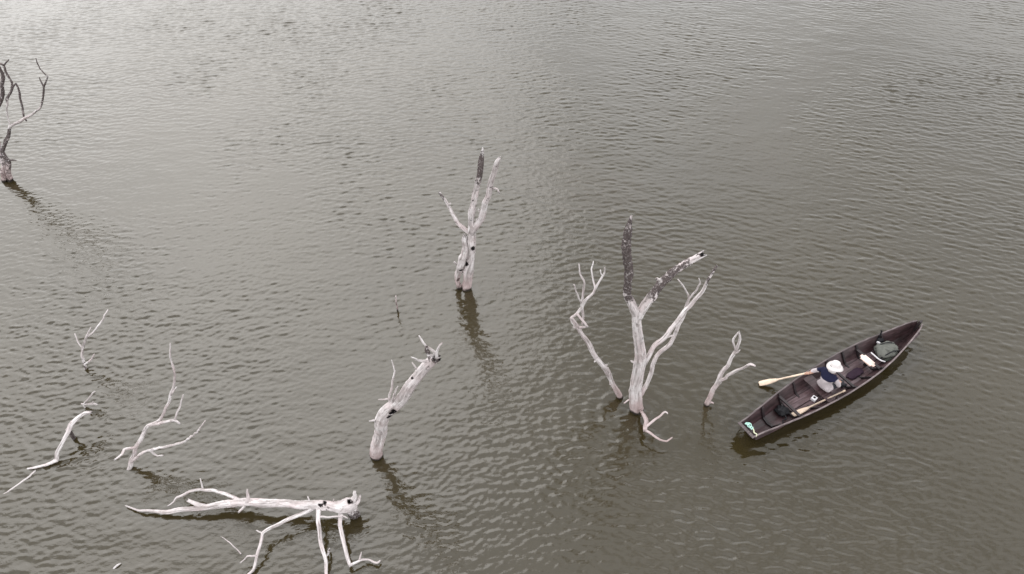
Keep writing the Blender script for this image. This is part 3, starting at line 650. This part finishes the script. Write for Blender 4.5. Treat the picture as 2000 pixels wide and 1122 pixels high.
# stem post at the bow
bm = bmesh.new(); path = [(5.43, .06), (5.46, .28), (5.475, .45), (5.49, .635)]
rows = [[bm.verts.new((x + dx, dy, z)) for dx, dy in ((-.07, -.035), (.03, -.016), (.03, .016), (-.07, .035))] for x, z in path]
for a, b in zip(rows, rows[1:]):
    for j in range(4): bm.faces.new((a[j], a[(j + 1) % 4], b[(j + 1) % 4], b[j]))
bm.faces.new(rows[0][::-1]); bm.faces.new(rows[-1])
bm_obj('stem_post', bm, RIB, boat, bevel=.008)
# ribs: one bent frame from rail to rail
def rib(s, wdt=.045, thick=.035, top=2.95):
    fs = [top, 2.4, 1.9, 1.45, 1.05]; pts = [section(s, -1, f) for f in fs] + [section(s, -1, .5), section(s, 1, 0), section(s, 1, .5)] + [section(s, 1, f) for f in fs[::-1]]
    bm = bmesh.new(); rows = []; n = len(pts)
    for i, p in enumerate(pts):
        t = pts[min(i + 1, n - 1)] - pts[max(i - 1, 0)]; nr = np.array((0, -t[2], t[1])); nr /= np.linalg.norm(nr)
        a = p - nr * .004; b = p + nr * thick
        rows.append([bm.verts.new((s + dx, q[1], q[2])) for dx, q in ((-wdt / 2, a), (wdt / 2, a), (wdt / 2, b), (-wdt / 2, b))])
    for a, b in zip(rows, rows[1:]):
        for j in range(4): bm.faces.new((a[j], a[(j + 1) % 4], b[(j + 1) % 4], b[j]))
    bm.faces.new(rows[0]); bm.faces.new(rows[-1][::-1])
    return bm_obj('rib', bm, RIB, boat)
for s in (.62, 1.22, 1.72, 2.28, 2.85, 3.35, 3.78, 4.50): rib(s, .06 if s in (.62, 2.85) else .045, .045)
# floor boards with gaps, trimmed to the narrowing hull
lanes = [(-.30, -.185), (-.175, -.065), (-.055, .055), (.065, .175), (.185, .30)]
for k, (y0, y1) in enumerate(lanes):
    ss = np.linspace(1.27, 4.44, 24); v = []
    rnd = random.Random(k)
    zoff = rnd.uniform(0, .006) + (.014 if k == 2 else 0)
    for s in ss:
        lim = hch(s) + .012; a = max(y0, -lim); b = min(y1, lim)
        if b - a < .02: continue
        z = .098 + zoff + (zkeel(s) - .05); v.append([(s, a, z), (s, b, z), (s, b, z + .018), (s, a, z + .018)])
    if len(v) < 3: continue
    bm = bmesh.new(); rows = [[bm.verts.new(p) for p in q] for q in v]
    for a, b in zip(rows, rows[1:]):
        for j in range(4): bm.faces.new((a[j], a[(j + 1) % 4], b[(j + 1) % 4], b[j]))
    bm.faces.new(rows[0][::-1]); bm.faces.new(rows[-1])
    bm_obj('floor_board', bm, FLOORB, boat)
# seats and cross beams
def thwart(name, s0, s1, z, th, mat):
    bm = bmesh.new(); w0 = hw(s0) - .045; w1 = hw(s1) - .045
    lo = [bm.verts.new(p) for p in ((s0, -w0, z), (s1, -w1, z), (s1, w1, z), (s0, w0, z))]
    hi = [bm.verts.new(p) for p in ((s0, -w0, z + th), (s1, -w1, z + th), (s1, w1, z + th), (s0, w0, z + th))]
    bm.faces.new(lo[::-1]); bm.faces.new(hi)
    for j in range(4): bm.faces.new((lo[j], lo[(j + 1) % 4], hi[(j + 1) % 4], hi[j]))
    return bm_obj(name, bm, mat, boat, bevel=.006)
thwart('cross_beam', 1.18, 1.245, .285, .035, RIB)
thwart('seat_board', 2.04, 2.30, .265, .028, HULL)
thwart('cross_beam', 2.83, 2.89, .265, .035, RIB)
thwart('cross_beam', 3.74, 3.81, .275, .035, RIB)
# small pale cleat behind the first rib
def local(px, py, z):
    p = at_z(px, py, z); dx, dy = p[0] - BOAT_O[0], p[1] - BOAT_O[1]; c, s = math.cos(BOAT_A), math.sin(BOAT_A)
    return np.array((dx * c + dy * s, -dx * s + dy * c, z))
def world(p):
    c, s = math.cos(BOAT_A), math.sin(BOAT_A)
    return (BOAT_O[0] + p[0] * c - p[1] * s, BOAT_O[1] + p[0] * s + p[1] * c, p[2])

# ------------------------------------------------------------------ oars
def oar(label, tip, grip, roll, group='the two oars', extra=0.0):
    tip = np.array(tip, float); grip = np.array(grip, float); ax = grip - tip; Ln = np.linalg.norm(ax); ax /= Ln
    Ln += extra
    o = empty('oar', world(tip)); tag(o, label, 'oar', group)
    Z = Vector(ax).to_track_quat('X', 'Z').to_matrix().to_4x4() @ Matrix.Rotation(roll, 4, 'X')
    o.matrix_world = Matrix.Translation(world(tip)) @ Matrix.Rotation(BOAT_A, 4, 'Z') @ Z
    bm = bmesh.new(); rows = []
    for x, wy, tz in ((0, .048, .006), (.02, .064, .008), (.12, .070, .010), (.26, .064, .012), (.36, .045, .015), (.44, .022, .018)):
        rows.append([bm.verts.new((x, wy * math.cos(a) , tz * math.sin(a))) for a in np.linspace(0, 2 * math.pi, 12, endpoint=False)])
    for a, b in zip(rows, rows[1:]):
        for j in range(12): bm.faces.new((a[j], a[(j + 1) % 12], b[(j + 1) % 12], b[j]))
    bm.faces.new(rows[0][::-1]); bm.faces.new(rows[-1]); bm_obj('blade', bm, OARW, o, True)
    def tubeobj(name, prof):
        bm = bmesh.new(); rows = [[bm.verts.new((x, r * math.cos(a), r * math.sin(a))) for a in np.linspace(0, 2 * math.pi, 10, endpoint=False)] for x, r in prof]
        for a, b in zip(rows, rows[1:]):
            for j in range(10): bm.faces.new((a[j], a[(j + 1) % 10], b[(j + 1) % 10], b[j]))
        bm.faces.new(rows[0][::-1]); bm.faces.new(rows[-1]); bm_obj(name, bm, OARW, o, True)
    tubeobj('shaft', [(.40, .012), (.44, .021), (.6, .020), (Ln - .08, .019)])
    tubeobj('grip', [(Ln - .085, .0195), (Ln - .06, .024), (Ln - .02, .025), (Ln, .017)])
    return o
HAND_L = np.array((2.06, .375, .50))
oar('pale oar held by the person, blade trailing in the water', (1.27, .90, .035), HAND_L, R(8), extra=.14)
oar('pale oar lying inside the boat beside the person', local(1548, 811, .17), local(1651, 763, .33), R(-12))

# ------------------------------------------------------------------ the person
def skin_mesh(nodes, edges, radii, root, sub=2):
    me = bpy.data.meshes.new('tmp'); me.from_pydata([tuple(n) for n in nodes], edges, []); me.update()
    o = bpy.data.objects.new('tmp', me); C.objects.link(o)
    o.modifiers.new('s', 'SKIN'); md = o.modifiers.new('d', 'SUBSURF'); md.levels = sub; md.render_levels = sub
    sv = me.skin_vertices[0].data
    for i, r in enumerate(radii):
        sv[i].radius = r if isinstance(r, tuple) else (r, r); sv[i].use_root = (i == root)
    bpy.context.view_layer.update()
    ev = o.evaluated_get(bpy.context.evaluated_depsgraph_get()); m2 = bpy.data.meshes.new_from_object(ev)
    v = np.array([x.co[:] for x in m2.vertices]); f = [tuple(p.vertices) for p in m2.polygons]
    bpy.data.objects.remove(o); bpy.data.meshes.remove(me); bpy.data.meshes.remove(m2)
    return v, f
PX, PY = 2.20, -.03          # seat position along and across the boat
HR = np.array((2.56, -.17, .47))
NODES = {
 'pelvis': (PX, PY, .385), 'waist': (PX - .01, PY, .53), 'chest': (PX + .00, PY, .69), 'upper': (PX + .025, PY, .80), 'neck': (PX + .05, PY, .885), 'head0': (PX + .075, PY, .94), 'head1': (PX + .085, PY, 1.02), 'head2': (PX + .08, PY, 1.075),
 'shL': (PX + .015, PY + .175, .80), 'elL': (PX - .05, PY + .33, .60), 'wrL': tuple(HAND_L + (.0, -.055, .03)),
 'shR': (PX + .02, PY - .175, .80), 'elR': (PX + .14, PY - .25, .57), 'wrR': tuple(HR + (-.06, -.02, .01)),
 'hipL': (PX + .04, PY + .10, .365), 'knL': (PX + .42, PY + .14, .44), 'anL': (PX + .52, PY + .13, .18), 'toL': (PX + .68, PY + .14, .155),
 'hipR': (PX + .04, PY - .10, .365), 'knR': (PX + .42, PY - .16, .44), 'anR': (PX + .52, PY - .15, .18), 'toR': (PX + .68, PY - .16, .155)}
RADS = {'pelvis': (.125, .165), 'waist': (.105, .145), 'chest': (.115, .165), 'upper': (.095, .13), 'neck': .052, 'head0': .068, 'head1': .088, 'head2': .075,
 'shL': .064, 'elL': .048, 'wrL': .030, 'shR': .064, 'elR': .048, 'wrR': .030,
 'hipL': .085, 'knL': .060, 'anL': .042, 'toL': .034, 'hipR': .085, 'knR': .060, 'anR': .042, 'toR': .034}
ED = [('pelvis', 'waist'), ('waist', 'chest'), ('chest', 'upper'), ('upper', 'neck'), ('neck', 'head0'), ('head0', 'head1'), ('head1', 'head2'),
 ('upper', 'shL'), ('shL', 'elL'), ('elL', 'wrL'), ('upper', 'shR'), ('shR', 'elR'), ('elR', 'wrR'),
 ('pelvis', 'hipL'), ('hipL', 'knL'), ('knL', 'anL'), ('anL', 'toL'), ('pelvis', 'hipR'), ('hipR', 'knR'), ('knR', 'anR'), ('anR', 'toR')]
keys = list(NODES); ki = {k: i for i, k in enumerate(keys)}
bv, bf = skin_mesh([NODES[k] for k in keys], [(ki[a], ki[b]) for a, b in ED], [RADS[k] for k in keys], 0)
# nose, brow and ears shaped out of the head
hc = np.array(NODES['head1'])
def bulge(v, c, r, d):
    dist = np.linalg.norm(v - c, axis=1); f = np.clip(1 - (dist / r) ** 2, 0, 1)[:, None]; return v + f * np.array(d)
bv = bulge(bv, hc + (.088, 0, -.02), .035, (.026, 0, -.006)); bv = bulge(bv, hc + (.08, 0, -.075), .04, (.012, 0, 0))
for sgn in (1, -1): bv = bulge(bv, hc + (-.005, sgn * .085, -.015), .03, (-.008, sgn * .02, 0))
def hand(wrist, fwd, up, side, curl):
    """palm with five separate bent fingers; side = thumb direction"""
    fwd = fwd / np.linalg.norm(fwd); up = up - fwd * np.dot(up, fwd); up /= np.linalg.norm(up); side = np.cross(up, fwd) * side
    allv = []; allf = []; base = 0
    def add(v, f):
        nonlocal base
        allv.append(v); allf.extend([tuple(i + base for i in q) for q in f]); base += len(v)
    pts = [wrist - fwd * .02, wrist + fwd * .03, wrist + fwd * .075]
    add(*skin_mesh(pts, [(0, 1), (1, 2)], [.026, (.036, .020), (.038, .016)], 0, 2))
    for i, (off, ln) in enumerate(((-.03, .055), (-.01, .068), (.011, .072), (.031, .064))):
        p = wrist + fwd * .07 + side * off; q = [p]; a = 0.25
        for sgl in (.45, .32, .26):
            a += curl; q.append(q[-1] + (fwd * math.cos(a) - up * math.sin(a)) * ln * sgl * 1.15)
        add(*skin_mesh(q, [(0, 1), (1, 2), (2, 3)], [.0095, .009, .0085, .007], 0, 1))
    p = wrist + fwd * .02 + side * .028; q = [p, p + side * .022 + fwd * .022 - up * .008, p + side * .020 + fwd * .045 - up * .03, p + side * .008 + fwd * .055 - up * .045]
    add(*skin_mesh(q, [(0, 1), (1, 2), (2, 3)], [.013, .011, .0095, .008], 0, 1))
    return np.vstack(allv), allf
parts = [(bv, bf)]
wl = np.array(NODES['wrL']); parts.append(hand(wl, HAND_L - wl + np.array((.0, .02, .01)), np.array((0, .35, 1.)), 1, .75))
wr = np.array(NODES['wrR']); parts.append(hand(wr, np.array((1, .35, -.1)), np.array((0, .1, 1.)), 1, .35))
V = np.vstack([p[0] for p in parts]); FA = []; b0 = 0; FI = []
for pi, (v, f) in enumerate(parts):
    FA += [tuple(i + b0 for i in q) for q in f]; FI += [pi] * len(f); b0 += len(v)
# soft folds in the clothes
rng = np.random.default_rng(5)
body = np.arange(len(V)) < len(bv)
fold = sum(np.sin(V @ rng.normal(0, 38, 3) + rng.uniform(0, 6)) for _ in range(5)) * .0022
nv = V - np.array((PX, PY, 0)); nv[:, 2] = 0; nv /= np.linalg.norm(nv, axis=1)[:, None] + 1e-6
V = V + nv * (fold * (body & (V[:, 2] < .86)))[:, None]
# the shirt hangs loose over the hips
hem = np.clip(1 - np.abs(V[:, 2] - .36) / .14, 0, 1) * (V[:, 0] < PX + .03) * body
V = V + nv * (hem * .022)[:, None]
org = np.array(world((PX, PY, .293)))
person = empty('person', tuple(org), BOAT_A)
tag(person, 'person in a pale shirt with navy shoulders and white sun hat, rowing', 'person')
VL = V - np.array((PX, PY, .293))
fmid = np.array([VL[list(f)].mean(0) for f in FA]) + np.array((PX, PY, .293))
mi = []
for c, k in zip(fmid, FI):
    x, y, z = c[0] - PX, c[1] - PY, c[2]
    if k > 0: mi.append(2); continue
    if z > .875 + .02 * (x < .03): mi.append(2)
    elif x > .14 and z < .50 and abs(y) < .26 and not (y < -.12 and z > .5): mi.append(3 if z > .14 + .06 else 3)
    elif z < .30 and x > .1: mi.append(3)
    elif y > .205:                                   # left sleeve: navy to the elbow, then pale cuff
        mi.append(1 if z > .725 else (0 if z > .60 else 2))
    elif y < -.205:
        mi.append(0 if z > .56 else 2)
    elif z > .71 - .18 * y: mi.append(1)
    else: mi.append(0)
bo = py_mesh('body', VL, FA, [SHIRT, NAVY, SKIN, TROUSER], person, True)
bo.data.polygons.foreach_set('material_index', np.array(mi, dtype=np.int32))
# hair, eyes, hat
def lathe(prof, seg, name, mat, parent, tilt=None, wob=0.0):
    bm = bmesh.new(); rows = []; rg = random.Random(3)
    for i, (r, z) in enumerate(prof):
        rows.append([bm.verts.new((r * math.cos(a) * 1.08, r * math.sin(a), z + wob * (r ** 2) * 60 * math.sin(2 * a + .6) * (r > .1))) for a in np.linspace(0, 2 * math.pi, seg, endpoint=False)])
    for a, b in zip(rows, rows[1:]):
        for j in range(seg): bm.faces.new((a[j], a[(j + 1) % seg], b[(j + 1) % seg], b[j]))
    bm.faces.new(rows[-1]); bm.faces.new(rows[0][::-1])
    o = bm_obj(name, bm, mat, parent, True); return o
hl = hc - np.array((PX, PY, .293))
o = lathe([(.05, -.095), (.080, -.08), (.094, -.04), (.096, .02), (.09, .05), (.05, .07)], 20, 'hair', HAIR, person); o.location = tuple(hl + (-.016, 0, .01))
for sgn in (1, -1):
    bm = bmesh.new(); bmesh.ops.create_uvsphere(bm, u_segments=8, v_segments=6, radius=.010)
    o = bm_obj('eye', bm, BLACK, person, True); o.location = tuple(hl + (.084, sgn * .032, -.002))
o = lathe([(.088, -.012), (.125, -.022), (.172, -.038), (.176, -.034), (.128, -.012), (.102, .004), (.099, .045), (.088, .085), (.060, .108), (.025, .114)], 32, 'hat', HATM, person, wob=.010)
o.location = tuple(hl + (-.004, 0, .045)); o.rotation_euler = (R(-6), R(9), R(20))
# pale neck cloth below the hat
o = lathe([(.066, -.06), (.082, -.07), (.088, -.03), (.090, .03), (.06, .05)], 20, 'neck_cloth', HATM, person); o.location = tuple(hl + (-.03, 0, -.045)); o.rotation_euler = (0, R(14), 0)

# ------------------------------------------------------------------ things lying in the boat
def blob(name, dims, mat, parent, seed, power=3.0, rough=.06, n=(28, 18)):
    rg = np.random.default_rng(seed); v = []; f = []
    ks = [(rg.normal(0, 5, 3), rg.uniform(0, 6)) for _ in range(7)]
    for i in range(n[1] + 1):
        ph = -math.pi / 2 + math.pi * i / n[1]
        for j in range(n[0]):
            th = 2 * math.pi * j / n[0]
            d = np.array((math.cos(ph) * math.cos(th), math.cos(ph) * math.sin(th), math.sin(ph)))
            r = (np.abs(d) ** power).sum() ** (-1 / power)
            p = d * r; p = p * (1 + rough * sum(math.sin(p @ k + a) for k, a in ks) / 2.2)
            v.append(p * np.array(dims) / 2 + np.array((0, 0, dims[2] / 2)))
    for i in range(n[1]):
        for j in range(n[0]):
            k = (j + 1) % n[0]; f.append((i * n[0] + j, i * n[0] + k, (i + 1) * n[0] + k, (i + 1) * n[0] + j))
    return py_mesh(name, v, f, mat, parent, True)
def tube_obj(name, pts, r, mat, parent, sides=8, per=6):
    P = catmull(pts, [per] * (len(pts) - 1)); T = np.gradient(P, axis=0); T /= np.linalg.norm(T, axis=1)[:, None] + 1e-9
    u = np.cross(T[0], (.2, .3, 1)); u /= np.linalg.norm(u); v = []; f = []
    for p, t in zip(P, T):
        u = u - t * (u @ t); u /= np.linalg.norm(u); w_ = np.cross(t, u)
        for a in np.linspace(0, 2 * math.pi, sides, endpoint=False): v.append(p + r * (math.cos(a) * u + math.sin(a) * w_))
    for i in range(len(P) - 1):
        for j in range(sides):
            k = (j + 1) % sides; f.append((i * sides + j, i * sides + k, (i + 1) * sides + k, (i + 1) * sides + j))
    f.append(tuple(range(sides))[::-1]); f.append(tuple(range((len(P) - 1) * sides, len(P) * sides)))
    return py_mesh(name, v, f, mat, parent, True)
def thing(name, px, py, z, label, cat, rz=0.0):
    p = local(px, py, z); o = empty(name, world(p), BOAT_A + rz); return tag(o, label, cat)

FZ = .135
# big grey-green pack towards the bow
pk = thing('backpack', 1728, 692, .18, 'bulky grey-green backpack lying near the bow of the boat', 'backpack', R(-20))
pk.location.z = .12
blob('pack_body', (.50, .42, .30), PACK, pk, 21, 2.6, .10)
o = blob('top_flap', (.36, .34, .12), PACK, pk, 22, 2.4, .12); o.location = (.06, .03, .20)
o = blob('side_pocket', (.26, .12, .15), PACKD, pk, 23, 2.6, .1); o.location = (-.04, -.21, .05)
tube_obj('strap', [(-.25, -.14, .10), (-.16, -.17, .27), (.02, -.14, .325), (.2, -.12, .27), (.27, -.13, .12)], .014, BLACK, pk)
tube_obj('strap', [(-.26, .10, .10), (-.16, .12, .28), (.02, .12, .34), (.2, .10, .28), (.27, .1, .12)], .012, BLACK, pk)
# little bag beside it against the near side
lb = thing('pouch', 1747, 694, .30, 'small grey pouch wedged between the backpack and the near rail', 'pouch', R(10)); lb.location.z = .18
blob('pouch_body', (.22, .13, .18), PACK, lb, 31, 2.8, .08)
blob('pouch_flap', (.15, .135, .05), PACKD, lb, 32, 2.6, .08).location = (0, 0, .14)
tube_obj('strap', [(-.1, .05, .12), (-.03, .09, .22), (.06, .09, .22), (.11, .05, .12)], .01, BLACK, lb)
# black bag with an upright handle by the far side
bb = thing('black_bag', 1716, 668, .25, 'small black bag with a pale patch and upright handle by the backpack', 'bag', R(5)); bb.location.z = .14
blob('bag_body', (.20, .17, .24), BLACK, bb, 41, 2.8, .08)
o = blob('pale_patch', (.05, .10, .07), WHITEP, bb, 42, 3, .05); o.location = (-.085, -.035, .13)
tube_obj('handle', [(.0, .03, .2), (-.012, .04, .30), (.0, .05, .40), (-.01, .055, .46), (-.05, .06, .50)], .017, BLACK, bb)
# bent pale strip in front of the pack
ps = thing('pole_end', 1713, 700, .30, 'thin bent white strip lying in front of the backpack', 'strip')
a = [local(*q) for q in ((1701, 689, .27), (1707, 694, .275), (1715, 701, .28), (1722, 705, .28), (1729, 707, .28))]
o0 = a[2]; ps.location = world(o0); ps.name = 'white_strip'
tube_obj('strip', [q - o0 for q in a], .017, WHITEP, ps, sides=8)
# pale board lying on the beam
pb = thing('pale_board', 1694.5, 705, .33, 'pale pinkish board with rounded corners lying across the boat', 'board')
bm = bmesh.new(); box_bm(-.085, .085, -.19, .19, 0, .035, bm)
vert = [e for e in bm.edges if abs(e.verts[0].co.z - e.verts[1].co.z) > .01]
bmesh.ops.bevel(bm, geom=vert, offset=.05, segments=5, affect='EDGES')
bm_obj('slab', bm, BOARDW, pb, False, bevel=.004)
pb.location.z = .312
bm = bmesh.new(); box_bm(-.05, .05, -.03, .03, -.14, .0, bm); bm_obj('support', bm, RIB, pb)
# dark rumpled bag in the stern bay
db = thing('dark_bag', 1529, 800, .2, 'rumpled dark bag lying in the stern of the boat', 'bag', R(20)); db.location.z = .075
blob('bag_body', (.26, .30, .15), BLACK, db, 51, 2.4, .16); tube_obj('strap', [(-.1, -.1, .1), (-.16, -.16, .1), (-.22, -.12, .06), (-.28, -.16, .045)], .014, BLACK, db)
# little white tub on the floor
wt = thing('white_tub', 1590, 779, .16, 'little white box with a dark opening on the floor boards', 'box', R(12)); wt.location.z = .125
bm = bmesh.new(); box_bm(-.06, .06, -.055, .055, 0, .07, bm); bm_obj('tub_body', bm, WHITEP, wt, False, bevel=.008)
bm = bmesh.new(); bmesh.ops.create_cone(bm, segments=16, radius1=.028, radius2=.028, depth=.006, cap_ends=True)
bm_obj('opening', bm, BLACK, wt).location = (.005, .005, .0735)
# dark crumpled cloth on the boards ahead of the person
dc = thing('dark_cloth', 1670, 729, .15, 'dark purple cloth spread on the floor boards ahead of the person', 'cloth', R(0)); dc.location.z = .126
DARKP = cloth('dark_purple_cloth', (.026, .014, .024), .4)
blob('cloth_fold', (.42, .19, .035), DARKP, dc, 61, 3.4, .14)
# mooring rope heaped on the transom
rp = thing('mooring_rope', 1463, 834, .43, 'mint green rope looped over the stern board of the boat', 'rope'); rp.location.z = .432
P = []
for i in range(46):
    a_ = i * .62; rr_ = .036 + .012 * math.sin(i * .9)
    P.append((.012 * math.sin(i * 1.3) + rr_ * .75 * math.cos(a_), .07 * math.sin(i * .21 + .3) + rr_ * math.sin(a_), .012 + .0011 * i + .008 * math.sin(i * 1.7)))
tube_obj('coil', P, .012, MINT, rp, 7, 4)
tube_obj('tail', [(.03, -.06, .03), (.01, -.12, .02), (-.02, -.17, .012), (.0, -.22, .01), (-.03, -.25, -.03)], .012, CREAM, rp, 7, 6)
